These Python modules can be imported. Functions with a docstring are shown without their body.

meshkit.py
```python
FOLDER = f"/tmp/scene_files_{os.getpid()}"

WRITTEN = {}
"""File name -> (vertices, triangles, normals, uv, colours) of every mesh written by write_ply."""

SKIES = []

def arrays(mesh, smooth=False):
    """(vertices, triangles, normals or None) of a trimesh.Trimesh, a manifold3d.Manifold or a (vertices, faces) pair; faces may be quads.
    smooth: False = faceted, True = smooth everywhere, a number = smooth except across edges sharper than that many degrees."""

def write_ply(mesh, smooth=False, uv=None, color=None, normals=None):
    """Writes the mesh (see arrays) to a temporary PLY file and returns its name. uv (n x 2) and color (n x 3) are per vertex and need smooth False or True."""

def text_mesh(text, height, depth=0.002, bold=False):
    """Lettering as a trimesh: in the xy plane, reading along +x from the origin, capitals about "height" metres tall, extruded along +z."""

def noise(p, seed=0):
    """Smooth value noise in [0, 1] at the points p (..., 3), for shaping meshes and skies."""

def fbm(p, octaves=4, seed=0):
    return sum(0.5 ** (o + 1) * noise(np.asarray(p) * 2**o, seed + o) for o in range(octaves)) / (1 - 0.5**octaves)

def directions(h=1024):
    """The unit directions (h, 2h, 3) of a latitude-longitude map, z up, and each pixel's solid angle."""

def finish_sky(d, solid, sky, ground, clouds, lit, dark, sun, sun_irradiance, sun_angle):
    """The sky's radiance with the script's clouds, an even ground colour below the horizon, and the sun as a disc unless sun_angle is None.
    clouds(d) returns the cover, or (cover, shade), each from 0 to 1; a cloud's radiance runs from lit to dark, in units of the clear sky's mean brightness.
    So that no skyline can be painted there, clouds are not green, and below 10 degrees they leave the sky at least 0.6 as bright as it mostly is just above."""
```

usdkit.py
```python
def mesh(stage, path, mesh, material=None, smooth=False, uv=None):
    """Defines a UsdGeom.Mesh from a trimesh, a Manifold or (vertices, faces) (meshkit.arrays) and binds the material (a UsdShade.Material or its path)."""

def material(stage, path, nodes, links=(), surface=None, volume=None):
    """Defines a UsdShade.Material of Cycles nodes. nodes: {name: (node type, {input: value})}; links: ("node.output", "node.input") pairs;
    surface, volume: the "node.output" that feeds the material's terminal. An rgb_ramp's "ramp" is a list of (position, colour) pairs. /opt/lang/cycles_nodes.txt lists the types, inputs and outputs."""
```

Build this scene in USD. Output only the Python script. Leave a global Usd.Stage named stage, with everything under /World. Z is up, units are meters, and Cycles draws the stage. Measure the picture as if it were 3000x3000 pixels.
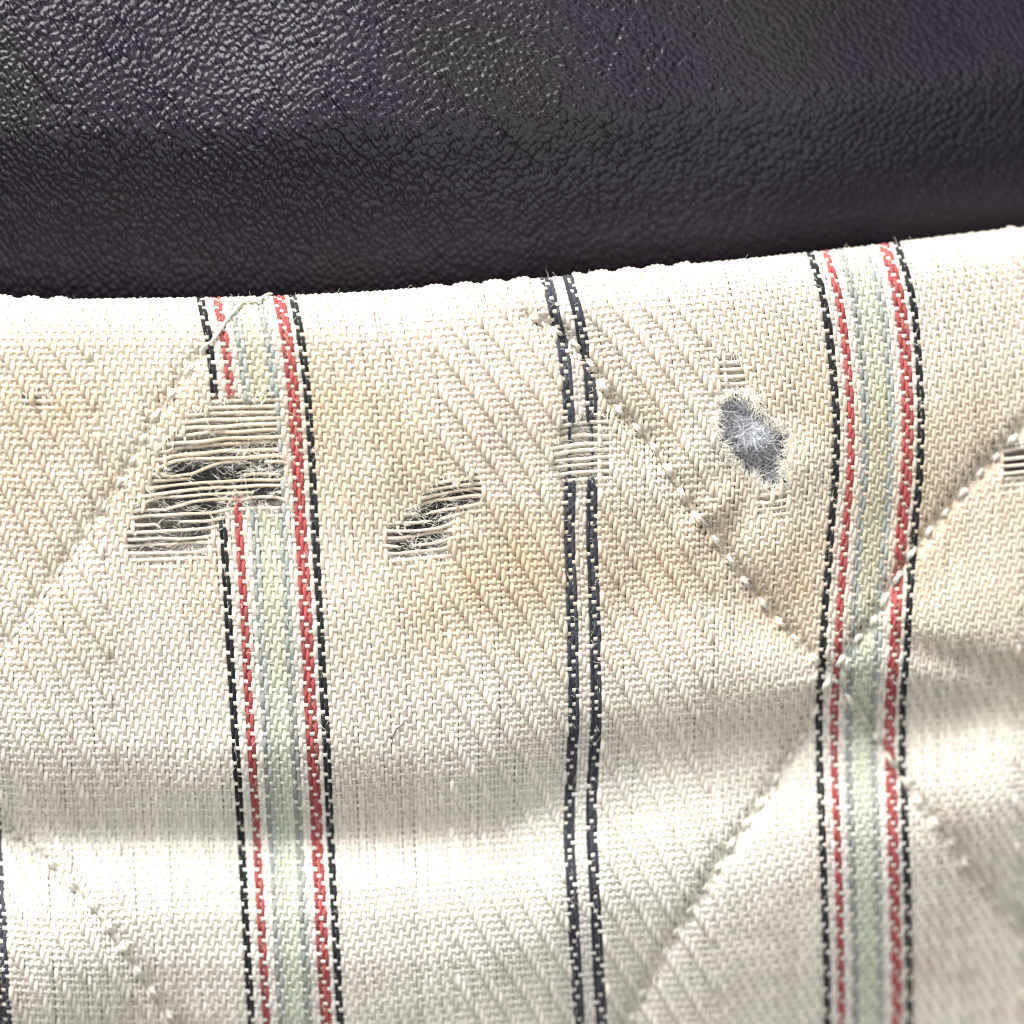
# A worn striped quilt edge lying on dark grained leather, seen close up.
import math, random
import numpy as np
import trimesh, usdkit
from scipy.interpolate import PchipInterpolator, CubicSpline
from scipy.ndimage import distance_transform_edt, map_coordinates, gaussian_filter, gaussian_filter1d
from scipy.spatial import cKDTree
from shapely.geometry import Polygon, Point
from shapely import contains_xy
from pxr import Usd, UsdGeom, UsdLux, UsdShade, Gf, Sdf, Vt

rng = np.random.default_rng(11)
stage = Usd.Stage.CreateInMemory()
UsdGeom.SetStageUpAxis(stage, UsdGeom.Tokens.z)
UsdGeom.SetStageMetersPerUnit(stage, 1.0)
UsdGeom.Xform.Define(stage, '/World')
UsdGeom.Scope.Define(stage, '/World/Looks')

# ------------------------------------------------------------------ camera, lamps, exposure
D = 0.16                # metres from the lens to the cloth
S = 0.060 / 3000        # the cloth is measured in small units of 0.02 mm ("u"), 3000 across the view
cam = UsdGeom.Camera.Define(stage, '/World/camera')
cam.AddTranslateOp().Set(Gf.Vec3d(0, 0, D))
cam.CreateHorizontalApertureAttr(20.0)
cam.CreateVerticalApertureAttr(20.0)
cam.CreateFocalLengthAttr(20.0 * D / 0.060)
cam.CreateClippingRangeAttr(Gf.Vec2f(0.005, 10))
cam.CreateFStopAttr(7.2)
cam.CreateFocusDistanceAttr(D + 0.0016)
cam.CreateExposureAttr(0.52)


def rect_light(name, pos, target, w, h, power, color):
    l = UsdLux.RectLight.Define(stage, '/World/' + name)
    p, t = np.array(pos, float), np.array(target, float)
    z = (p - t) / np.linalg.norm(p - t)
    x = np.cross([0, 0, 1.0] if abs(z[2]) < 0.95 else [0, 1.0, 0], z); x /= np.linalg.norm(x)
    y = np.cross(z, x)
    m = Gf.Matrix4d(*[float(v) for v in (*x, 0, *y, 0, *z, 0, *p, 1)])
    l.AddTransformOp().Set(m)
    l.CreateWidthAttr(w); l.CreateHeightAttr(h)
    l.CreateIntensityAttr(power); l.CreateColorAttr(Gf.Vec3f(*color))
    return l


rect_light('window_light', (-0.26, 0.60, 0.33), (0, 0, 0), 0.60, 0.36, 25.0, (1.0, 0.985, 0.955))
rect_light('room_light', (0.15, -0.25, 1.3), (0, 0, 0), 1.3, 1.3, 2.6, (1.0, 0.99, 0.965))

# ------------------------------------------------------------------ materials
L = '/World/Looks/'


def cloth_material(name, base, stain=None, green=None, pink=None, rough=0.95, vary=0.10, sss=0.6):
    n = {'geo': ('geometry', {}), 'oi': ('object_info', {}),
         'p': ('principled_bsdf', dict(roughness=rough, specular_ior_level=0.15, sheen_weight=0.12, sheen_roughness=0.5)),
         'tr': ('translucent_bsdf', {}), 'mx': ('mix_closure', dict(fac=0.34 * sss / 0.6))}
    links = []
    src = None
    n['base'] = ('color', dict(value=base)); src = 'base.color'
    if stain is not None:
        n['nz'] = ('noise_texture', dict(scale=65.0, detail=7.0, roughness=0.66))
        n['nr'] = ('rgb_ramp', dict(ramp=[(0.30, (0.18,) * 3), (0.47, (0.6,) * 3), (0.62, (1,) * 3)]))
        n['sep'] = ('separate_xyz', {})
        n['zone'] = ('rgb_ramp', dict(ramp=[(0.0, (0.07,) * 3), (0.22, (0.09,) * 3), (0.33, (0.4,) * 3), (0.42, (1.0,) * 3), (0.60, (1.0,) * 3), (0.70, (0.5,) * 3), (1.0, (0.2,) * 3)]))
        n['ymap'] = ('map_range', dict(from_min=-0.03, from_max=0.03, to_min=0.0, to_max=1.0, clamp=True))
        n['bright'] = ('mix', dict(mix_type='mix', fac=0.55, color2=(1, 1, 1)))
        n['mul'] = ('mix', dict(mix_type='multiply', fac=1.0))
        n['mulf'] = ('rgb_to_bw', {})
        n['m1'] = ('mix', dict(mix_type='mix', color2=stain))
        links += [('geo.position', 'nz.vector'), ('nz.fac', 'nr.fac'), ('geo.position', 'sep.vector'), ('sep.y', 'ymap.value'), ('ymap.result', 'zone.fac'),
                  ('nr.color', 'bright.color1'), ('nr.color', 'mul.color1'), ('zone.color', 'mul.color2'), ('mul.color', 'mulf.color'), ('mulf.val', 'm1.fac'), (src, 'm1.color1')]
        # greenish and pinkish old dye patches
        n['ng'] = ('noise_texture', dict(scale=130.0, detail=2.0))
        n['mapg'] = ('mapping', dict(location=(0.31, 0.17, 0.0)))
        n['gr'] = ('rgb_ramp', dict(ramp=[(0.52, (0, 0, 0)), (0.66, (0.30,) * 3)]))
        n['gbw'] = ('rgb_to_bw', {})
        n['m2'] = ('mix', dict(mix_type='mix', color2=green))
        n['np'] = ('noise_texture', dict(scale=110.0, detail=2.0))
        n['mapp'] = ('mapping', dict(location=(0.77, 0.47, 0.1)))
        n['pr'] = ('rgb_ramp', dict(ramp=[(0.55, (0, 0, 0)), (0.70, (0.5,) * 3)]))
        n['pbw'] = ('rgb_to_bw', {})
        n['m3'] = ('mix', dict(mix_type='mix', color2=pink))
        links += [('geo.position', 'mapg.vector'), ('mapg.vector', 'ng.vector'), ('ng.fac', 'gr.fac'), ('gr.color', 'gbw.color'), ('gbw.val', 'm2.fac'), ('m1.color', 'm2.color1'),
                  ('geo.position', 'mapp.vector'), ('mapp.vector', 'np.vector'), ('np.fac', 'pr.fac'), ('pr.color', 'pbw.color'), ('pbw.val', 'm3.fac'), ('m2.color', 'm3.color1')]
        src = 'm3.color'
    # each thread a little lighter or darker, with fine fibre mottling
    n['fine'] = ('noise_texture', dict(scale=5200.0, detail=2.0))
    n['add'] = ('math', dict(math_type='add'))
    n['val'] = ('map_range', dict(from_min=0.3, from_max=1.6, to_min=1.0 - vary * 1.6, to_max=1.0 + vary, clamp=True))
    n['hsv'] = ('hsv', dict(hue=0.5, saturation=1.0, fac=1.0))
    n['bump'] = ('bump', dict(strength=0.5, distance=0.00004))
    links += [('geo.position', 'fine.vector'), ('oi.random', 'add.value1'), ('fine.fac', 'add.value2'), ('add.value', 'val.value'), ('val.result', 'hsv.value'), (src, 'hsv.color'), ('hsv.color', 'p.base_color'),
              ('fine.fac', 'bump.height'), ('bump.normal', 'p.normal')]
    links += [('hsv.color', 'tr.color'), ('p.BSDF', 'mx.closure1'), ('tr.BSDF', 'mx.closure2')]
    return usdkit.material(stage, L + name, n, links, surface='mx.closure')


CREAM = (0.80, 0.77, 0.695)
STAIN, GREEN, PINK = (0.575, 0.46, 0.32), (0.68, 0.70, 0.60), (0.72, 0.60, 0.52)
M = {
    'cream': cloth_material('cream_cotton', CREAM, STAIN, GREEN, PINK),
    'weft': cloth_material('cream_weft_cotton', (0.82, 0.805, 0.75), (0.65, 0.54, 0.40), GREEN, PINK),
    'white': cloth_material('white_cotton', (0.80, 0.77, 0.72), (0.64, 0.54, 0.44), (0.72, 0.74, 0.67), (0.74, 0.62, 0.58)),
    'green': cloth_material('pale_green_cotton', (0.60, 0.655, 0.53), (0.50, 0.46, 0.33), (0.55, 0.64, 0.53), (0.62, 0.60, 0.52)),
    'grey': cloth_material('grey_cotton', (0.25, 0.27, 0.25), sss=0.0, vary=0.2),
    'red': cloth_material('red_cotton', (0.46, 0.10, 0.098), vary=0.2),
    'black': cloth_material('black_cotton', (0.0125, 0.0135, 0.0155), sss=0.0, vary=0.3),
    'navy': cloth_material('navy_cotton', (0.034, 0.037, 0.048), sss=0.0, vary=0.4),
    'sewing': cloth_material('white_sewing_cotton', (0.76, 0.735, 0.655), vary=0.12),
    'fuzz': cloth_material('cream_lint', (0.74, 0.71, 0.63), sss=0.0, vary=0.15),
    'blue_lint': cloth_material('blue_grey_lint', (0.38, 0.385, 0.41), sss=0.0, vary=0.45),
    'pale_lint': cloth_material('pale_blue_lint', (0.76, 0.78, 0.84), sss=0.0, vary=0.12),
    'grey_lint': cloth_material('grey_lint', (0.30, 0.31, 0.31), sss=0.0, vary=0.4),
    'hair': cloth_material('dark_hair', (0.05, 0.045, 0.035), sss=0.0, rough=0.5, vary=0.2),
}
M['filling'] = usdkit.material(stage, L + 'filling_felt', {
    'a': ('attribute', dict(attribute='felt')), 'geo': ('geometry', {}), 'n': ('noise_texture', dict(scale=3800.0, detail=4.0, roughness=0.7)),
    'r': ('rgb_ramp', dict(ramp=[(0.3, (0.35,) * 3), (0.7, (1.5,) * 3)])), 'm': ('mix', dict(mix_type='multiply', fac=1.0)),
    'b': ('bump', dict(strength=1.0, distance=0.0002)), 'p': ('principled_bsdf', dict(roughness=1.0, specular_ior_level=0.05))},
    [('geo.position', 'n.vector'), ('n.fac', 'r.fac'), ('a.color', 'm.color1'), ('r.color', 'm.color2'), ('m.color', 'p.base_color'), ('n.fac', 'b.height'), ('b.normal', 'p.normal')], surface='p.BSDF')
M['leather'] = usdkit.material(stage, L + 'dark_leather', {
    'geo': ('geometry', {}), 'big': ('noise_texture', dict(scale=70.0, detail=3.0)),
    'tone': ('rgb_ramp', dict(ramp=[(0.30, (0.0088, 0.0066, 0.0122)), (0.46, (0.0108, 0.0082, 0.0150)), (0.60, (0.0105, 0.0092, 0.0100)), (0.74, (0.0175, 0.0080, 0.0098))])),
    'fine': ('noise_texture', dict(scale=9000.0, detail=3.0, roughness=0.65)),
    'rr': ('map_range', dict(from_min=0.3, from_max=0.7, to_min=0.20, to_max=0.44, clamp=True)),
    'b': ('bump', dict(strength=0.55, distance=0.00003)),
    'p': ('principled_bsdf', dict(specular_ior_level=0.21, ior=1.5, specular_tint=(0.96, 0.95, 1.0)))},
    [('geo.position', 'big.vector'), ('big.fac', 'tone.fac'), ('tone.color', 'p.base_color'), ('geo.position', 'fine.vector'), ('fine.fac', 'rr.value'), ('rr.result', 'p.roughness'),
     ('fine.fac', 'b.height'), ('b.normal', 'p.normal')], surface='p.BSDF')


# ------------------------------------------------------------------ prim helpers
counts = {}


def fresh(parent, name):
    k = counts[(parent, name)] = counts.get((parent, name), -1) + 1
    return f'{parent}/{name}' + (f'_{k:03d}' if k else '')


def put(parent, name, v, f, mat, n=None, color=None):
    path = fresh(parent, name)
    m = UsdGeom.Mesh.Define(stage, path)
    m.CreatePointsAttr(Vt.Vec3fArray.FromNumpy(np.ascontiguousarray(v, np.float32)))
    m.CreateFaceVertexCountsAttr(Vt.IntArray.FromNumpy(np.full(len(f), f.shape[1], np.int32)))
    m.CreateFaceVertexIndicesAttr(Vt.IntArray.FromNumpy(np.ascontiguousarray(f, np.int32).ravel()))
    m.CreateSubdivisionSchemeAttr('none')
    if n is not None:
        m.CreateNormalsAttr(Vt.Vec3fArray.FromNumpy(np.ascontiguousarray(n, np.float32)))
        m.SetNormalsInterpolation('vertex')
    if color is not None:
        UsdGeom.PrimvarsAPI(m).CreatePrimvar('felt', Sdf.ValueTypeNames.Color3fArray, 'vertex').Set(Vt.Vec3fArray.FromNumpy(np.ascontiguousarray(color, np.float32)))
    UsdShade.MaterialBindingAPI.Apply(m.GetPrim()).Bind(mat)
    return m.GetPrim()


def holder(parent, name):
    return UsdGeom.Xform.Define(stage, fresh(parent, name)).GetPrim()


def tag(p, **k):
    for a, b in k.items():
        p.SetCustomDataByKey(a, b)
    return p


def curves(parent, name, strands, radii, mat):
    """Fibres: a list of (n x 3) arrays as one BasisCurves."""
    path = fresh(parent, name)
    c = UsdGeom.BasisCurves.Define(stage, path)
    c.CreateTypeAttr('linear')
    c.CreatePointsAttr(Vt.Vec3fArray.FromNumpy(np.vstack(strands).astype(np.float32)))
    c.CreateCurveVertexCountsAttr(Vt.IntArray([len(s) for s in strands]))
    w = np.concatenate([np.linspace(1.0, 0.45, len(s)) * 2 * r for s, r in zip(strands, radii)])
    c.CreateWidthsAttr(Vt.FloatArray.FromNumpy(w.astype(np.float32)))
    c.SetWidthsInterpolation('vertex')
    UsdShade.MaterialBindingAPI.Apply(c.GetPrim()).Bind(mat)
    return c.GetPrim()


# ------------------------------------------------------------------ the cloth's shape (u = 0.02 mm; x to the right, y down from the top of the view)
K = 3000 / 1932.0
A = lambda pts: np.array(pts, float) * K


def spline(pts):
    p = A(pts)
    return PchipInterpolator(p[:, 0], p[:, 1], extrapolate=True)


e_ = A([(-150, 560), (0, 565), (100, 570), (200, 568), (350, 567), (500, 563), (600, 560), (700, 555), (800, 547), (900, 540), (1000, 530), (1100, 522), (1200, 512), (1300, 503), (1400, 494), (1500, 484), (1600, 473), (1700, 461), (1800, 449), (1932, 435), (2090, 415)])
edge_f = CubicSpline(e_[:, 0], gaussian_filter1d(e_[:, 1], 0.7), extrapolate=True)

R = 135.0               # radius of the fold
S0 = R * math.pi / 2    # arc length from the outline to the top of the fold


def fold(s):
    """s = length along the cloth measured from the outline (negative = underneath) -> (dy, drop)."""
    th = np.clip(s, -R * 1.9, S0) / R
    dy = R * (1 - np.cos(th)) + np.maximum(s - S0, 0)
    z = R * np.sin(th) - R
    return dy, z


def s_of_dy(dy):
    dy = np.asarray(dy, float)
    return np.where(dy > R, S0 + dy - R, R * np.arccos(np.clip(1 - dy / R, -1, 1)))


stitch_lines = [A(x) for x in (
    [(985, 590), (1050, 625), (1100, 668), (1135, 725), (1160, 765), (1198, 805), (1230, 842), (1265, 895), (1300, 950), (1345, 1010), (1390, 1072), (1432, 1125), (1470, 1172), (1530, 1232), (1620, 1340), (1700, 1468), (1760, 1545), (1830, 1640), (1900, 1725), (1990, 1840)],
    [(2000, 745), (1932, 800), (1870, 865), (1815, 925), (1752, 1000), (1708, 1060), (1680, 1110), (1635, 1185), (1590, 1235), (1540, 1325), (1480, 1440), (1420, 1535), (1370, 1605), (1310, 1700), (1262, 1775), (1205, 1880), (1160, 1990)],
    [(470, 565), (425, 610), (392, 652), (330, 735), (290, 795), (250, 870), (205, 940), (150, 1022), (100, 1090), (52, 1160), (8, 1218), (-60, 1300)],
    [(-60, 1480), (5, 1545), (62, 1600), (112, 1650), (190, 1728), (240, 1800), (292, 1872), (335, 1932), (390, 2010)])]


def densify(p, step):
    d = np.r_[0, np.cumsum(np.linalg.norm(np.diff(p, axis=0), axis=1))]
    t = np.arange(0, d[-1], step)
    return np.c_[PchipInterpolator(d, p[:, 0])(t), PchipInterpolator(d, p[:, 1])(t)], t


line_pts = [densify(p, 6.0)[0] for p in stitch_lines]
line_tree = cKDTree(np.vstack(line_pts))
line_amp = np.concatenate([np.full(len(p), a) for p, a in zip(line_pts, (1.0, 0.6, 0.22, 0.75))])
stitch_spots = []       # (start, end, line)
for li, p in enumerate(stitch_lines):
    q, t = densify(p, 1.0)
    pos = 20.0
    while pos + 60 < len(q):
        ln = rng.uniform(38, 58)
        stitch_spots.append((q[int(pos)], q[int(pos + ln)], li))
        pos += ln + rng.uniform(22, 36)
hole_tree = cKDTree(np.array([p for a, b, _ in stitch_spots for p in (a, b)]))
hole_amp = np.repeat([0.45 if l == 2 else 1.0 for _, _, l in stitch_spots], 2)

# profile along y of the lying cloth: (y in overview units, height in u)
prof = PchipInterpolator(*A([(300, 0), (480, 0), (640, 6), (760, 8), (900, -2), (1050, -18), (1200, -34), (1320, -44), (1400, -54), (1460, -78), (1520, -120), (1568, -160), (1582, -163), (1606, -150), (1680, -108), (1740, -90), (1800, -94), (1870, -116), (1960, -150), (2100, -200)]).T, extrapolate=True)
band = spline([(-150, 10), (0, -5), (200, 0), (600, 0), (900, -8), (1100, -75), (1300, -120), (1500, -165), (1700, -225), (1932, -270), (2100, -290)])
relief_noise = gaussian_filter(rng.normal(size=(90, 90)), 3.0); relief_noise /= relief_noise.std()
fine_noise = gaussian_filter(rng.normal(size=(260, 260)), 2.2); fine_noise /= fine_noise.std()


def bumps(x, y):
    """Extra pushes and dents: (x, y, rx, ry, angle, height)."""
    h = 0.0
    for cx, cy, rx, ry, ang, a in (
            (1410, 905, 60, 115, -35, -26),       # sunk round the fluffy tear
            (1355, 955, 34, 80, -42, 22),         # its raised lower left lip
            (1495, 870, 60, 45, 20, 14),
            (430, 950, 120, 70, -20, -12), (815, 985, 90, 60, -25, -12), (855, 1010, 40, 26, -30, 12),
            (1230, 1080, 110, 200, -35, -16),
            (1420, 1160, 120, 70, -40, -20),
            (1000, 760, 190, 120, 0, 10), (620, 1180, 330, 110, 0, 12), (150, 1150, 170, 120, 0, 12),
            (1800, 1180, 150, 130, 0, 22), (1500, 1430, 110, 90, 0, 7), (1230, 1560, 170, 120, -20, 5),
            (1830, 1250, 160, 30, -15, -26),
            (1500, 1760, 160, 130, 0, 5), (1880, 1480, 120, 120, 0, 9), (70, 1860, 190, 170, 20, 52), (720, 1660, 260, 60, 0, 8)):
        c, s_ = math.cos(math.radians(ang)), math.sin(math.radians(ang))
        dx, dy = x - cx * K, y - cy * K
        u, v = dx * c - dy * s_, dx * s_ + dy * c
        h = h + a * np.exp(-(u / (rx * K)) ** 2 - (v / (ry * K)) ** 2) * 1.5
    return h


def height(x, y):
    yb = y - band(x) * np.clip((y / K - 900) / 500, 0, 1)
    soft = np.clip((x - 1250) / 500, 0, 1)
    h = prof(yb) * (1 - soft) + soft * sum(prof(yb + o * K) for o in (-75, -50, -25, 0, 25, 50, 75)) / 7
    h = h * 0.87
    h = h + bumps(x, y)
    d, li = line_tree.query(np.c_[x.ravel(), y.ravel()])
    d, li = d.reshape(x.shape), line_amp[li].reshape(x.shape)
    li = li * (1 + 0.35 * map_coordinates(relief_noise, [np.clip((y + 300) / 30, 0, 88), np.clip((x + 400) / 40, 0, 88)], order=3, mode='nearest'))
    h = h - li * (15 * np.exp(-(d / 48) ** 2) + 16 * np.exp(-(d / 150) ** 2))
    d2, hi = hole_tree.query(np.c_[x.ravel(), y.ravel()])
    h = h - 26 * hole_amp[hi].reshape(x.shape) * np.exp(-(d2.reshape(x.shape) / 21) ** 2)
    h = h + 5.0 * map_coordinates(relief_noise, [np.clip((y + 300) / 44, 0, 88), np.clip((x + 400) / 44, 0, 88)], order=3, mode='nearest')
    h = h + 1.1 * map_coordinates(fine_noise, [np.clip((y + 300) / 15, 0, 258), np.clip((x + 400) / 15, 0, 258)], order=1, mode='nearest')
    # the quilt falls away to the right and towards the bottom
    h = h - 270 * np.clip((x - 1300) / 1700, 0, None) ** 1.7 - 130 * np.clip((y - 1900) / 1100, 0, None) ** 1.4
    return h


# the height is tabulated once and then looked up
gx, gy = np.arange(-560, 3640, 6.0), np.arange(520, 3500, 6.0)
GX, GY = np.meshgrid(gx, gy)
HT = height(GX, GY)


def hmap(x, y):
    return map_coordinates(HT, [np.clip((y - gy[0]) / 6, 0, len(gy) - 1), np.clip((x - gx[0]) / 6, 0, len(gx) - 1)], order=1)


def world(x, y, z):
    k = (D - z * S) / D * S
    return np.stack([(x - 1500) * k, (1500 - y) * k, z * S], -1)


def surface(x, s, low=0.0):
    dy, zr = fold(s)
    y = edge_f(x) + dy
    dim = np.clip(np.where(s > 0, s / S0, 0), 0, 1) ** 1.5
    h = hmap(x, y)
    tilt = -270 * np.clip((x - 1300) / 1700, 0, None) ** 1.7
    z = zr + (h - tilt) * dim + tilt - low
    return world(x, y, z)


def frame(x, s):
    e = 3.0
    p = surface(x, s)
    dx, ds = surface(x + e, s) - surface(x - e, s), surface(x, s + e) - surface(x, s - e)
    n = np.cross(ds, dx)
    return p, n / np.linalg.norm(n, axis=-1, keepdims=True)


# ------------------------------------------------------------------ where every thread runs
WIDE1 = A([(455, 520), (467, 570), (483, 655), (493, 745), (503, 900), (508, 1000), (517, 1150), (525, 1300), (533, 1450), (546, 1700), (558, 1930), (566, 2080)])
NAVY = A([(1040, 490), (1052, 530), (1071, 600), (1087, 690), (1094, 780), (1096, 900), (1095, 1000), (1098, 1100), (1102, 1250), (1103, 1340), (1098, 1450), (1095, 1550), (1101, 1700), (1106, 1800), (1114, 1930), (1120, 2080)])
WIDE2 = A([(1598, 430), (1613, 478), (1633, 545), (1645, 620), (1653, 710), (1657, 800), (1655, 890), (1647, 980), (1641, 1065), (1635, 1150), (1631, 1240), (1624, 1340), (1624, 1420), (1628, 1525), (1632, 1650), (1637, 1840), (1638, 1930), (1640, 2080)])
centre = lambda T: PchipInterpolator(T[:, 1], T[:, 0], extrapolate=True)
c1, c2, c3 = centre(WIDE1), centre(NAVY), centre(WIDE2)
I0, I1 = -26, 304
yt = np.arange(480, 3300, 20.0)
idx = np.arange(I0, I1 + 1)
XT = np.zeros((len(yt), len(idx)))
for r, y in enumerate(yt):
    a, b, c = float(c1(np.clip(y, 800, 3250))), float(c2(np.clip(y, 760, 3250))), float(c3(np.clip(y, 700, 3250)))
    p1 = np.interp(y, [880, 1500, 3000], [11.85, 11.75, 11.3])
    p3 = np.interp(y, [750, 1300, 3000], [11.5, 10.7, 10.5])
    ki = np.array([-30, 0, 63, 75, 87, 143, 150, 157, 213, 225, 237, 300.0])
    kx = np.array([a - 105 * 11.8, a - 75 * 11.8, a - 12 * p1, a, a + 12 * p1, b - 7 * 11.0, b, b + 7 * 11.0, c - 12 * p3, c, c + 12 * p3, c + 75 * 10.7])
    XT[r] = PchipInterpolator(ki, kx)(idx)
XT += gaussian_filter(rng.normal(size=XT.shape), (3, 0)) * 3.2
XT = gaussian_filter1d(XT, 1.0, axis=0)


def xwarp(i, y):
    """x of warp thread i (may be an array) at height y in the view."""
    return map_coordinates(XT, [np.clip((y - yt[0]) / 20, 0, len(yt) - 1), np.broadcast_to(np.asarray(i, float) - I0, np.shape(y))], order=1)


PICK = 20.7
sj = []
s = -150.0
while s < 2560:
    sj.append(s)
    s += PICK * (1 + rng.normal() * 0.05)
sj = np.array(sj)
NJ = len(sj)


def colour_of(i):
    for c in (75, 225):
        k = i - c
        if abs(k) <= 12:
            a = abs(k)
            if a in (11, 12): return 'black'
            if a in (7, 8) or k == 9: return 'red'
            if a in (3, 4): return 'grey'
            if a <= 2: return 'green'
            return 'white'
    for c in (0, 150):
        if 2 <= abs(i - c) <= 4: return 'navy'
        if abs(i - c) <= 1: return 'white'
    return 'cream'


def fancy(i):
    return min(abs(i - c) for c in (0, 150, 300)) <= 33


II, JJ = np.meshgrid(idx, np.arange(NJ), indexing='ij')
F = np.array([fancy(i) for i in idx])[:, None]
UP = np.where(F, np.isin((II - JJ) % 7, (0, 1, 3, 5)), (II - JJ) % 3 != 2)

# the navy lines: a run of white dots along the middle thread, then a solid dark stretch
for c in (0, 150, 300):
    for side in (-1, 1):
        ph = int(rng.integers(0, 9)); jj = np.cumsum(np.ones(NJ, int)) + ph
        cyc = (jj + (rng.random(NJ) < 0.06).cumsum()) % 7
        for a in (2, 3, 4):
            i = c + side * a
            if I0 <= i <= I1:
                UP[i - I0] = ~np.isin(cyc, (0, 2, 4) if a == 3 else ((1,) if a == 2 else (3, 5)))

RIB = F & np.isin((II - JJ) % 7, (0, 1))

# ------------------------------------------------------------------ tears
TEARS = {
    'a': [(640, 1178), (740, 1168), (812, 1150), (822, 1200), (838, 1290), (850, 1360), (846, 1440), (815, 1492), (745, 1484), (700, 1470), (655, 1500), (640, 1530), (632, 1570), (580, 1625), (440, 1640), (355, 1622), (375, 1560), (395, 1525), (445, 1445), (468, 1395), (497, 1318), (528, 1266), (552, 1214)],
    'b': [(1264, 1431), (1352, 1395), (1414, 1405), (1412, 1468), (1373, 1499), (1321, 1535), (1316, 1576), (1311, 1623), (1243, 1638), (1155, 1649), (1133, 1607), (1133, 1550), (1197, 1509), (1207, 1493), (1248, 1457)],
    'c': [(1650, 1238), (1760, 1232), (1780, 1300), (1775, 1398), (1700, 1402), (1650, 1408), (1618, 1362), (1628, 1300)],
    'd': [(2108, 1163), (2145, 1140), (2207, 1150), (2222, 1183), (2240, 1210), (2290, 1240), (2320, 1270), (2325, 1310), (2318, 1360), (2320, 1400), (2300, 1430), (2269, 1446), (2232, 1432), (2200, 1412), (2165, 1386), (2145, 1359), (2122, 1328), (2110, 1283), (2090, 1266), (2092, 1208)],
    'e': [(2085, 1060), (2120, 1020), (2175, 1040), (2196, 1085), (2205, 1142), (2112, 1158), (2080, 1120)],
    'f': [(2225, 1455), (2290, 1445), (2318, 1490), (2296, 1530), (2255, 1515)],
    'g': [(2910, 1340), (2950, 1310), (3080, 1300), (3080, 1420), (2930, 1410)],
    'h': [(75, 1160), (120, 1150), (150, 1165), (140, 1190), (100, 1198), (70, 1185)],
}
mx, my = np.arange(-100, 3200, 3.0), np.arange(900, 1800, 3.0)
MX, MY = np.meshgrid(mx, my)


def sdist(names):
    m = np.zeros(MX.shape, bool)
    for k in names:
        m |= contains_xy(Polygon(TEARS[k]), MX, MY)
    return (distance_transform_edt(m) - distance_transform_edt(~m)) * 3.0


SD_WARP, SD_WEFT, SD_DARK = sdist('abcdefgh'), sdist('d'), sdist('abdg')


def look(T, x, y):
    v = map_coordinates(T, [np.clip((y - my[0]) / 3, 0, len(my) - 1), np.clip((x - mx[0]) / 3, 0, len(mx) - 1)], order=1)
    return np.where((y > my[0]) & (y < my[-1]), v, -60.0)


def drag(x, y):
    """How far the tears have dragged the weft along the cloth."""
    sg = lambda v: 1 / (1 + np.exp(-v))
    d = -30 * sg((x - 520) / 80) * np.exp(-((y - 1420) / 240) ** 2) * (1 - sg((x - 1080) / 90)) - 24 * (sg((x - 1290) / 55) - sg((x - 1500) / 50)) * np.exp(-((y - 1510) / 130) ** 2)
    d = d - 10 * np.exp(-((x - 1700) / 90) ** 2 - ((y - 1300) / 110) ** 2)
    return d + 4.5 * map_coordinates(relief_noise, [np.clip((y + 200) / 42, 0, 88), np.clip((x + 500) / 46, 0, 88)], order=3, mode='nearest')


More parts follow.
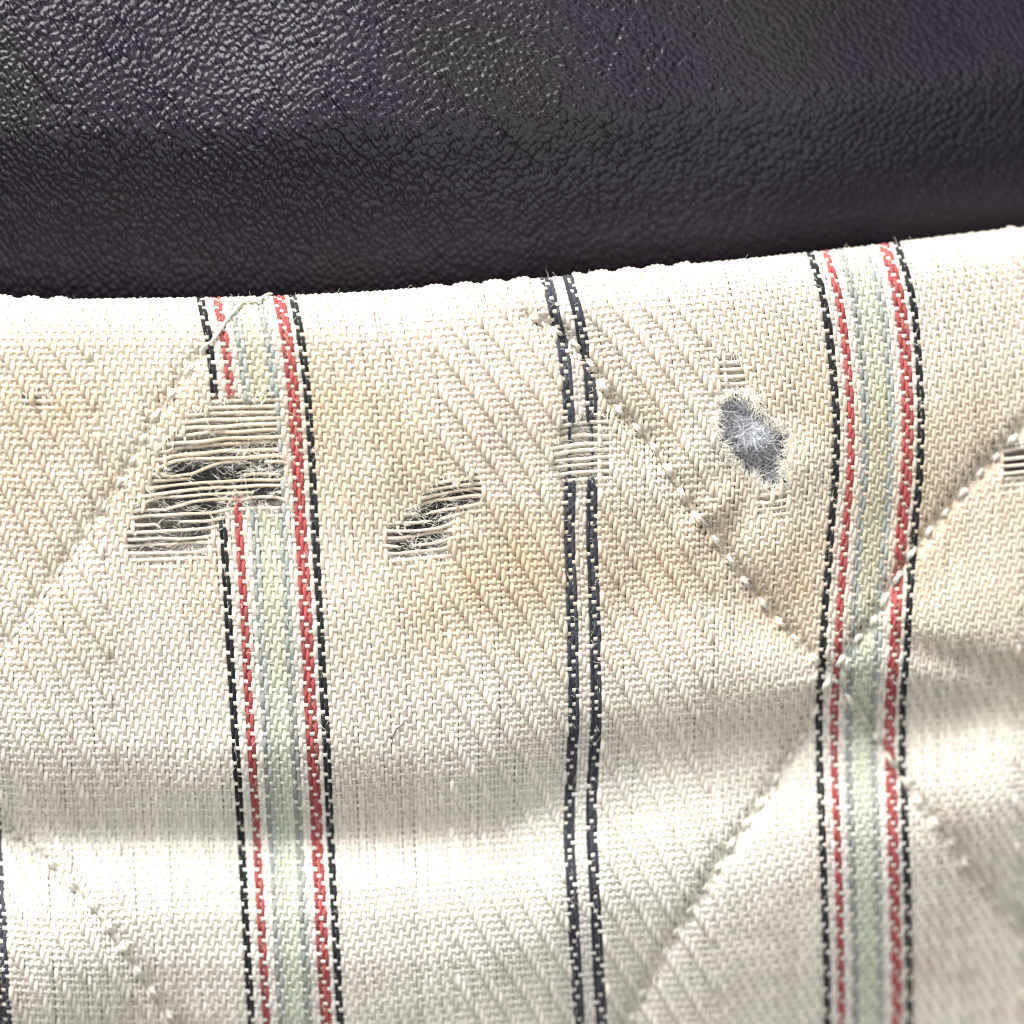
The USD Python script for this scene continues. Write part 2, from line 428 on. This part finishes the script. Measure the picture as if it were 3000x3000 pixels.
# position of every crossing
DYJ, _ = fold(sj)
XC = np.zeros((len(idx), NJ)); YC, SC = np.zeros_like(XC), np.zeros_like(XC)
for k, i in enumerate(idx):
    y = np.full(NJ, 900.0) + DYJ
    for _ in range(3):
        x = xwarp(i, y); y = edge_f(x) + np.where(sj < 0, sj * 0.6, DYJ)
    XC[k], SC[k] = x, sj + drag(x, y) * np.clip(sj / 200, 0, 1)
    YC[k] = np.where(sj < 0, y, edge_f(x) + fold(SC[k])[0])
CUT = look(SD_WARP, XC, YC) + rng.normal(size=(len(idx), 1)) * 13 + rng.normal(size=XC.shape) * 3 > 0
thin = (look(sdist('efh'), XC, YC) > -30) & (rng.random((len(idx), 1)) < 0.2)
CUT &= ~thin
# the two stubs of the black and red threads that still stand up below the long tear
for i, lim in ((63, 1500), (64, 1495), (67, 1462), (68, 1468)):
    k = i - I0
    CUT[k] |= (YC[k] > 1175) & (YC[k] < lim)
    CUT[k] &= ~(YC[k] >= lim)
for c in (147, 153):
    k = c - I0
    UP[k] &= ~((YC[k] > 1238) & (YC[k] < 1392))
    CUT[k] = False
for c in (146, 148, 152, 154):
    k = c - I0
    CUT[k] = (YC[k] > 1238 + rng.normal() * 6) & (YC[k] < 1392 + rng.normal() * 12)
CUTW = look(SD_WEFT, XC, YC) + rng.normal(size=XC.shape) * 3 > 2
# wefts that have snapped inside the two big tears
for x0, x1, y0, y1 in ((560, 700, 1384, 1402), (700, 770, 1352, 1368), (470, 520, 1520, 1540), (740, 800, 1432, 1450), (1225, 1290, 1500, 1520), (1180, 1215, 1580, 1600)):
    CUTW |= (XC > x0) & (XC < x1) & (YC > y0) & (YC < y1)

AMP, WAMP = 2.2, 4.0    # how far weft and warp threads rise and dip, in u


def tube(P, N, rb, rn, sides=6):
    """A tube along P with the surface normals N; rb, rn (n) = half width and half height."""
    n = len(P)
    T = np.gradient(P, axis=0); T /= np.linalg.norm(T, axis=1, keepdims=True) + 1e-12
    B = np.cross(T, N); B /= np.linalg.norm(B, axis=1, keepdims=True) + 1e-12
    N = np.cross(B, T)
    a = np.linspace(0, 2 * np.pi, sides, endpoint=False) + np.pi / 6
    ca, sa = np.cos(a)[None, :, None], np.sin(a)[None, :, None]
    rb, rn = rb[:, None, None], rn[:, None, None]
    V = P[:, None] + B[:, None] * ca * rb + N[:, None] * sa * rn
    NN = B[:, None] * ca / np.maximum(rb, 1e-9) + N[:, None] * sa / np.maximum(rn, 1e-9)
    NN /= np.linalg.norm(NN, axis=2, keepdims=True)
    r, k = np.arange(n - 1)[:, None] * sides, np.arange(sides)[None]
    k2 = (k + 1) % sides
    f = np.stack([r + k, r + sides + k, r + sides + k2, r + k2], -1).reshape(-1, 4)
    return V.reshape(-1, 3), f, NN.reshape(-1, 3)


def join(parts):
    v, f, n, at = [], [], [], 0
    for a, b, c in parts:
        v.append(a); f.append(b + at); n.append(c); at += len(a)
    return np.vstack(v), np.vstack(f), np.vstack(n)


def runs(ok):
    """Stretches of True as (first, last + 1)."""
    d = np.diff(np.r_[0, ok.astype(int), 0])
    return list(zip(np.nonzero(d == 1)[0], np.nonzero(d == -1)[0]))


# ------------------------------------------------------------------ leather under the quilt
lx, ly = np.arange(-540, 3620, 4.6), np.arange(-380, 1400, 4.6)
LX, LY = np.meshgrid(lx, ly)


def cells(x, y, size, jit, seed):
    """Pebble heights: 0 in the creases between grains, up to 1 on their tops."""
    r = np.random.default_rng(seed)
    q = np.stack(np.meshgrid(np.arange(x.min() - 2 * size, x.max() + 2 * size, size), np.arange(y.min() - 2 * size, y.max() + 2 * size, size)), -1).reshape(-1, 2)
    q = q + r.uniform(-jit, jit, q.shape) * size
    d, k = cKDTree(q).query(np.c_[x.ravel(), y.ravel()], k=2)
    h = np.clip((d[:, 1] - d[:, 0]) / (0.62 * size), 0, 1)
    dome = 1 - np.clip(d[:, 0] / (0.8 * size), 0, 1) ** 2
    return ((0.5 * np.minimum(h * 1.6, 1) + 0.5 * dome) * r.uniform(0.6, 1.15, len(q))[k[:, 0]]).reshape(x.shape)


wob = lambda sig, seed: (lambda a: a / a.std())(gaussian_filter(np.random.default_rng(seed).normal(size=LX.shape), sig))
wx, wy = LX + wob(7, 1) * 4 + wob(22, 2) * 12, LY + wob(7, 3) * 4 + wob(22, 4) * 12
ca, sa = math.cos(math.radians(52)), math.sin(math.radians(52))
ua, va = wx * ca + wy * sa, -wx * sa + wy * ca          # along and across the long creases (down to the right)
left = np.clip(1.2 - LX / 2900, 0.4, 1)
grain = cells(ua * 0.78, va, 18, 0.42, 5)
grain2 = cells(wx * 0.9, wy * 1.05, 9.5, 0.42, 6)
# long creases that follow the bend of the hide
r7 = np.random.default_rng(7)
crease = np.zeros_like(LX)
for q in range(120):
    x0, y0 = r7.uniform(-400, 2300), r7.uniform(-400, 760)
    a = math.radians(r7.normal(55, 9) if x0 < 1500 else r7.normal(-55 if r7.random() < 0.5 else 20, 12)); ln = r7.uniform(60, 260)
    px, py = LX - x0, LY - y0
    u_ = px * math.cos(a) + py * math.sin(a); v_ = -px * math.sin(a) + py * math.cos(a) + u_ ** 2 * r7.normal() * 0.0005 + 3 * np.sin(u_ / 17 + q)
    crease -= r7.uniform(1.0, 2.6) * np.exp(-(v_ / 5.5) ** 2) * np.exp(-(u_ / ln) ** 4)
    # fine wrinkles stay shallow
crease = np.maximum(crease, -3.2)
lip = edge_f(LX)
dy_ = lip - LY                                           # distance above the quilt's outline
base = PchipInterpolator([-900, -200, 0, 120, 300, 520, 800, 1300], [-640, -480, -318, -258, -192, -142, -150, -280], extrapolate=True)(dy_)
base = base - 270 * np.clip((LX - 1300) / 1700, 0, None) ** 1.7 * 0.9
base = base + 40 * np.exp(-((LX - 800) / 700) ** 2 - ((LY - 330) / 260) ** 2)
base = base + 10 * wob(45, 9)
LZ = base + grain * (7.4 * left + 0.6) + grain2 * (1.0 + 2.2 * left) + crease * 1.5 * left
LP = world(LX, LY, LZ)
nr, nc = LX.shape
q = (np.arange(nr - 1)[:, None] * nc + np.arange(nc - 1)[None])
LF = np.stack([q, q + nc, q + nc + 1, q + 1], -1).reshape(-1, 4)
LN = np.cross(np.gradient(LP, axis=0), np.gradient(LP, axis=1)); LN /= np.linalg.norm(LN, axis=2, keepdims=True)
tag(put('/World', 'leather_seat', LP.reshape(-1, 3), LF, M['leather'], LN.reshape(-1, 3)),
    label='dark purplish black grained leather seat behind the edge of the quilt', category='leather seat')

# ------------------------------------------------------------------ quilt
quilt = tag(holder('/World', 'quilt'), label='worn cream striped cotton quilt with holes and quilting stitches, folded edge on leather', category='quilt')
Q = '/World/quilt'
cover = holder(Q, 'cotton_cover')
C = str(cover.GetPath())

# filling seen through the tears: a felt sheet that follows the cloth a little below it
fx, fs = np.arange(-440, 3420, 12.0), np.r_[np.arange(-220, S0, 14.0), np.arange(S0, 2560, 12.0)]
FX, FS = np.meshgrid(fx, fs)
fdy, _ = fold(FS)
FY = edge_f(FX) + fdy
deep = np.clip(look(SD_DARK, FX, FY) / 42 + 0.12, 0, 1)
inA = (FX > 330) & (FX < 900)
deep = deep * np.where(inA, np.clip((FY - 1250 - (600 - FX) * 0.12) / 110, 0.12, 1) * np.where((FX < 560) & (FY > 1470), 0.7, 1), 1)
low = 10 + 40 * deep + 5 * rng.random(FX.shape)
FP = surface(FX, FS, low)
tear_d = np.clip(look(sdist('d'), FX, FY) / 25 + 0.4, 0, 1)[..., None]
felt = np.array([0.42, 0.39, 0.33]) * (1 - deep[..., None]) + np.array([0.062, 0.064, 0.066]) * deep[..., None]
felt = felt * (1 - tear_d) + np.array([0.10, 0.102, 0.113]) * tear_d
nr, nc = FX.shape
q = (np.arange(nr - 1)[:, None] * nc + np.arange(nc - 1)[None])
FF = np.stack([q, q + nc, q + nc + 1, q + 1], -1).reshape(-1, 4)
FN = np.cross(np.gradient(FP, axis=0), np.gradient(FP, axis=1)); FN /= np.linalg.norm(FN, axis=2, keepdims=True)
filling = put(Q, 'filling', FP.reshape(-1, 3), FF, M['filling'], FN.reshape(-1, 3), felt.reshape(-1, 3))

fray = []               # (point, direction, colour) at cut thread ends

# warp threads: three rings for each pick
SUB = 3
bands = {}
for k, i in enumerate(idx):
    col = colour_of(int(i))
    ok = ~CUT[k]
    parts = []
    for a, b in runs(ok):
        if b - a < 3: continue
        t = np.linspace(a, b - 1, (b - 1 - a) * SUB + 1)
        j0 = np.floor(t).astype(int); j1 = np.minimum(j0 + 1, NJ - 1); w = t - j0
        ss = SC[k, j0] * (1 - w) + SC[k, j1] * w
        u0, u1 = np.where(UP[k, j0], 1.0, -1.0), np.where(UP[k, j1], 1.0, -1.0)
        c = (1 - np.cos(np.pi * w)) / 2
        off = WAMP * (u0 * (1 - c) + u1 * c)
        off = off + np.where((u0 > 0) & (u1 > 0), 2.0 * np.sin(np.pi * w), 0)      # floats stand a little prouder
        yy = YC[k, j0] * (1 - w) + YC[k, j1] * w
        xx = xwarp(i, yy)
        off = off + gaussian_filter1d(rng.normal(size=len(t)), 2) * 0.7
        rib = np.where(F[k, 0], np.clip(np.where(RIB[k, j0], 1 - c, 0) + np.where(RIB[k, j1], c, 0), 0, 1), 0)
        rib = rib * (0.0 if col in ('navy', 'white') else 1.0)
        off = off + 5.5 * rib
        P, N = frame(xx, ss)
        wide = {'black': 5.7, 'red': 5.9, 'navy': 5.8}.get(col, 6.9)
        slub = 1 + gaussian_filter1d(rng.normal(size=len(t)), 4) * 0.24
        rb, rn = wide * slub * S, 3.9 * slub * S
        rb = rb * np.where(off > 0, 1.04, 0.92) * (1 + 0.16 * rib); rn = rn * (1 + 0.45 * rib)
        if a > 0:
            rb[0] *= 0.3; rn[0] *= 0.3; fray.append((P[0] + N[0] * 4 * S, P[0] - P[2], N[0], col))
        if b < NJ:
            rb[-1] *= 0.3; rn[-1] *= 0.3; fray.append((P[-1] + N[-1] * 4 * S, P[-1] - P[-3], N[-1], col))
        parts.append(tube(P + N * off[:, None] * S, N, rb, rn))
    if not parts: continue
    v, f, n = join(parts)
    home = C
    for c, nm in ((75, 'wide_stripe'), (225, 'wide_stripe'), (0, 'narrow_stripe'), (150, 'narrow_stripe')):
        if abs(i - c) <= (12 if nm == 'wide_stripe' else 4):
            if c not in bands: bands[c] = str(holder(Q, nm).GetPath())
            home = bands[c]
    nm = {'black': 'black_thread', 'red': 'red_thread', 'grey': 'grey_thread', 'green': 'green_thread', 'navy': 'navy_thread', 'white': 'white_thread'}.get(col, 'warp_thread')
    put(home, nm, v, f, M[col], n)
for c, lab in ((75, 'wide red, black and pale green stripe torn open in the middle'), (225, 'wide red, black and pale green stripe, unbroken'), (150, 'narrow pair of navy stripes worn through at one place')):
    tag(stage.GetPrimAtPath(bands[c]), label=lab)

# weft threads: two rings for each warp thread they cross, hanging loose where the warp is gone
TA, TB = Polygon(TEARS['a']), Polygon(TEARS['b'])
for j in range(NJ):
    if edge_f(1500) + DYJ[j] > 3560: continue
    parts = []
    wild = rng.normal() * 4.2
    wild2 = rng.normal() * 3.0
    ok = ~CUTW[:, j]
    for a, b in runs(ok):
        if b - a < 3: continue
        t = np.linspace(a, b - 1, (b - 1 - a) * 2 + 1)
        i0 = np.floor(t).astype(int); i1 = np.minimum(i0 + 1, len(idx) - 1); w = t - i0
        xx = XC[i0, j] * (1 - w) + XC[i1, j] * w
        hgt = np.where(UP[:, j], -1.0, 1.0) * AMP
        gone = np.clip(gaussian_filter1d((CUT[:, j] & ~CUTW[:, j]).astype(float), 1.4) * 1.5, 0, 1)
        hgt = hgt * (1 - gone * 0.4) + gone * 0.3
        off = hgt[i0] * (1 - w) + hgt[i1] * w
        ss = SC[i0, j] * (1 - w) + SC[i1, j] * w
        yy = YC[i0, j] * (1 - w) + YC[i1, j] * w
        free = np.clip(look(SD_WARP, xx, yy) / 34, 0, 1)
        loose = gone[i0] * np.sqrt(free)
        wave = gaussian_filter1d(rng.normal(size=len(t)), 5); wave /= wave.std() + 1e-9
        inA = (xx > 330) & (xx < 880)
        # the long tear has slits where the loose wefts have parted
        slit = 0.0
        for ys, amp in ((1372, 13), (1484, 9)):
            g = (yy - ys) / 34
            slit = slit + amp * np.sign(g) * np.exp(-g ** 2) * np.minimum(np.abs(g) * 8, 1) * inA
        ss = ss + loose * (slit + wild * np.where(inA, 0.55, 0.7) + wild2 * np.sin((xx - 300) / 60.0) * 0.5 + wave * 1.3)
        off = off + loose * (wave * 1.6 - 3.0 + wild * 0.7)
        off = off + gaussian_filter1d(rng.normal(size=len(t)), 3) * 0.6
        P, N = frame(xx, ss)
        slub = 1 + gaussian_filter1d(rng.normal(size=len(t)), 5) * 0.2
        rb = (6.5 - np.where(yy < 1345, 0.2, 1.3) * loose) * slub * S; rn = (4.1 + 1.0 * loose) * slub * S
        if a > 0:
            rb[0] *= 0.3; rn[0] *= 0.3; fray.append((P[0] + N[0] * 3 * S, P[0] - P[2], N[0], 'weft'))
        if b < len(idx):
            rb[-1] *= 0.3; rn[-1] *= 0.3; fray.append((P[-1] + N[-1] * 3 * S, P[-1] - P[-3], N[-1], 'weft'))
        parts.append(tube(P + N * off[:, None] * S, N, rb, rn))
    if parts:
        v, f, n = join(parts)
        put(C, 'weft_thread', v, f, M['weft'], n)


# ------------------------------------------------------------------ quilting stitches
def on_cloth(x, y):
    dy = y - edge_f(x)
    return frame(np.asarray(x, float), s_of_dy(np.maximum(dy, 0)))


stitch_fuzz = []
for a, b, li in stitch_spots:
    if a[1] < edge_f(a[0]) + 6: continue
    t = np.linspace(0, 1, 17)
    d = b - a; perp = np.array([-d[1], d[0]]) / np.linalg.norm(d)
    bend = rng.normal() * 3
    x = a[0] + d[0] * t + perp[0] * bend * np.sin(np.pi * t); y = a[1] + d[1] * t + perp[1] * bend * np.sin(np.pi * t)
    P, N = on_cloth(x, y)
    # two plies twisted together, pulled down between the stitch's two holes
    N[:] = gaussian_filter1d(N, 4, axis=0, mode='nearest')
    arch = (24.0 if li != 2 else 18.0) * np.sin(np.pi * t) ** 0.6 - 9 + gaussian_filter1d(rng.normal(size=len(t)), 2) * 1.5
    T = np.gradient(P, axis=0); T /= np.linalg.norm(T, axis=1, keepdims=True)
    Bn = np.cross(T, N)
    r = rng.uniform(5.6, 7.0) * (0.85 if li == 2 else 1)
    ph = rng.uniform(0, 6.28) + t * rng.uniform(5, 8)
    plies = []
    for h in (0, np.pi):
        rr = r * (0.6 + 0.4 * np.sin(np.pi * t)) * (1 + gaussian_filter1d(rng.normal(size=len(t)), 1.5) * 0.2) * S
        plies.append(tube(P + N * (arch * S)[:, None] + (Bn * np.cos(ph + h)[:, None] + N * 0.6 * np.sin(ph + h)[:, None]) * (rr * 0.75)[:, None], N, rr, rr * 0.9, 7))
    V = join(plies)
    put(Q, 'stitch', *V[:2], M['sewing'], V[2])
    for k in range(16 if li == 2 else 9):
        m = rng.integers(0, len(t))
        stitch_fuzz.append((P[m] + N[m] * max(arch[m], 4) * S, T[m], N[m]))


# ------------------------------------------------------------------ fibres
def strand(p, d, n, length, curl, pts=9, lift=0.3):
    d = d / (np.linalg.norm(d) + 1e-12)
    steps = np.cumsum(rng.normal(size=(pts - 1, 3)) * curl, axis=0) + d + n * lift
    steps /= np.linalg.norm(steps, axis=1, keepdims=True)
    return np.vstack([p, p + np.cumsum(steps * length / (pts - 1), axis=0)])


groups = {}
for p, d, n, col in fray:
    m = {'black': 'black', 'red': 'red', 'navy': 'navy', 'grey': 'grey'}.get(col, 'fuzz')
    for q in range(4 if m == 'fuzz' else 6):
        L_ = rng.uniform(8, 30) * S
        pp = p + rng.normal(size=3) * 3 * S
        st = strand(pp, d + rng.normal(size=3) * np.linalg.norm(d) * 0.35, n, L_, 0.30, 7, 0.15)
        groups.setdefault(m, []).append(st)
for m, sts in groups.items():
    tag(curves(Q, 'frayed_ends' if m == 'fuzz' else {'black': 'black_frayed_ends', 'red': 'red_frayed_ends', 'navy': 'navy_frayed_ends', 'grey': 'grey_frayed_ends'}[m], sts, [0.75 * S] * len(sts), M[m]), kind='stuff')

tag(curves(Q, 'stitch_fuzz', [strand(p, d * rng.choice([-1, 1]) + rng.normal(size=3) * 0.7, n, rng.uniform(14, 44) * S, 0.35, 7, 0.2) for p, d, n in stitch_fuzz], [0.6 * S] * len(stitch_fuzz), M['fuzz']), kind='stuff')

# nap over the whole cover, thicker along the fold
sts = []
nx = rng.uniform(-60, 3060, 9000); ndy = rng.uniform(10, 2500, 9000)
ex = rng.uniform(-60, 3060, 260); edy = rng.uniform(0, 30, 260)
for x, dy, ln in list(zip(nx, ndy, rng.uniform(12, 38, 9000))) + list(zip(ex, edy, rng.uniform(10, 26, 260))):
    y = float(edge_f(x) + dy)
    if y > 3080 or look(SD_WARP, np.array([x]), np.array([y]))[0] > 0: continue
    P, N = on_cloth(np.array([x]), np.array([y]))
    d = np.append(rng.normal(size=2), 0)
    sts.append(strand(P[0] + N[0] * 6 * S, d, N[0], ln * S, 0.35, 6, 0.25))
tag(curves(Q, 'nap', sts, [0.42 * S] * len(sts), M['fuzz']), kind='stuff')

# lint in the tears
def lint(name, poly, number, mat, zlow, zhigh, length, curl, radius, pull=None):
    pts = []
    x0, y0, x1, y1 = poly.bounds
    while len(pts) < number:
        q = rng.uniform([x0, y0], [x1, y1])
        if pull is not None and rng.random() < 0.7: q = np.array(pull[:2]) + rng.normal(size=2) * pull[2]
        if contains_xy(poly, *q): pts.append(q)
    pts = np.array(pts)
    P, N = on_cloth(pts[:, 0], pts[:, 1])
    out = []
    for p, n in zip(P, N):
        z = rng.uniform(zlow, zhigh)
        out.append(strand(p + n * z * S, np.append(rng.normal(size=2), rng.normal() * 0.25), n, rng.uniform(*length) * S, curl, 9, 0.0))
    tag(curves(Q + '/filling', name, out, [radius * S] * len(out), mat), kind='stuff')


lint('grey_lint', TA.buffer(-8), 420, M['grey_lint'], -44, -16, (25, 70), 0.5, 0.6)
lint('grey_lint', TB.buffer(-6), 150, M['grey_lint'], -46, -24, (20, 60), 0.5, 0.6)
lint('pale_lint', Polygon([(690, 1300), (760, 1290), (840, 1330), (845, 1400), (700, 1385)]), 130, M['fuzz'], -8, 5, (25, 70), 0.5, 0.5)
lint('pale_lint', Polygon([(600, 1430), (720, 1425), (760, 1470), (680, 1500)]), 60, M['fuzz'], -6, 6, (20, 60), 0.5, 0.5)
lint('pale_lint', Polygon([(1180, 1500), (1330, 1480), (1320, 1620), (1180, 1630)]), 26, M['fuzz'], -4, 10, (60, 130), 0.35, 0.7)
lint('pale_lint', Polygon([(540, 1290), (700, 1360), (690, 1380), (520, 1350)]), 60, M['grey_lint'], -10, 0, (25, 60), 0.5, 0.5)
sts = []
for poly, num in ((TA, 420), (TB, 150), (Polygon(TEARS['c']), 110), (Polygon(TEARS['e']), 70), (Polygon(TEARS['f']), 50)):
    x0, y0, x1, y1 = poly.bounds
    while num:
        q = rng.uniform([x0, y0], [x1, y1])
        if not contains_xy(poly.buffer(14), *q): continue
        num -= 1
        P, N = on_cloth(q[:1], q[1:])
        sts.append(strand(P[0] + N[0] * rng.uniform(-8, 5) * S, np.array([rng.choice([-1.0, 1.0]), rng.normal() * 0.35, 0]), N[0], rng.uniform(25, 75) * S, 0.24, 9, 0.0))
tag(curves(Q, 'loose_fibres', sts, [0.5 * S] * len(sts), M['fuzz']), kind='stuff')
TD = Polygon(TEARS['d'])
lint('blue_lint', TD.buffer(-4), 900, M['blue_lint'], -52, -26, (30, 85), 0.45, 0.75)
lint('blue_lint', Polygon([(2110, 1180), (2200, 1170), (2260, 1260), (2280, 1330), (2190, 1340), (2130, 1290)]), 1000, M['blue_lint'], -34, -8, (30, 80), 0.45, 0.65)
lint('white_tuft', Polygon([(2160, 1225), (2250, 1235), (2258, 1300), (2180, 1312)]), 520, M['pale_lint'], -22, 6, (18, 55), 0.6, 0.7, (2216, 1282, 18))
# torn rim of the fluffy hole: loose cream fibres reaching inwards
sts = []
rim = TD.exterior
for c in range(52):
    p = rim.interpolate(rim.length * (c + rng.uniform(-0.3, 0.3)) / 52); x, y = p.x, p.y
    right = x > 2195 and y < 1420
    d = np.array([2205 - x, y - 1300, 0.0]); d /= np.linalg.norm(d)
    d = d + np.array([rng.normal() * 0.35, rng.normal() * 0.35 + (0.25 if right else 0), rng.normal() * 0.12])
    ln = rng.uniform(18, 52) * (1.35 if right else 0.75)
    for q in range(int(rng.integers(16, 40))):
        P, N = on_cloth(np.array([x + rng.normal() * 7]), np.array([y + rng.normal() * 7]))
        sts.append(strand(P[0] + N[0] * rng.uniform(-5, 6) * S, d + rng.normal(size=3) * 0.2, N[0], ln * rng.uniform(0.5, 1.1) * S, 0.27, 9, 0.02))
tag(curves(Q, 'torn_rim', sts, [0.7 * S] * len(sts), M['fuzz']), kind='stuff')

# ------------------------------------------------------------------ loose things lying on the quilt
def loose(name, pts, r, mat, label, cat, lift=14.0):
    p = np.array(pts, float)
    q, t = densify(p, 6.0)
    P, N = on_cloth(q[:, 0], q[:, 1])
    h = lift + gaussian_filter1d(rng.normal(size=len(q)), 4) * 4
    rr = r * (1 + gaussian_filter1d(rng.normal(size=len(q)), 3) * 0.25) * S
    rr[[0, -1]] *= 0.3
    V = tube(P + N * (h * S)[:, None], N, rr, rr, 7)
    tag(put('/World', name, *V[:2], mat, V[2]), label=label, category=cat)


loose('loose_thread', [(800, 874), (776, 880), (758, 896), (735, 893), (712, 898), (694, 915), (672, 936), (655, 958), (640, 985), (618, 1008), (600, 1012), (580, 1032)], 5.0, M['sewing'], 'pale fuzzy loose thread curling across the left end of the wide stripe at the fold', 'thread')
loose('hair', [(1187, 2108), (1178, 2120), (1166, 2130), (1156, 2144), (1150, 2162), (1148, 2182)], 1.3, M['hair'], 'short thin dark hair lying on the quilt between the wide and narrow stripes', 'hair', 10.0)
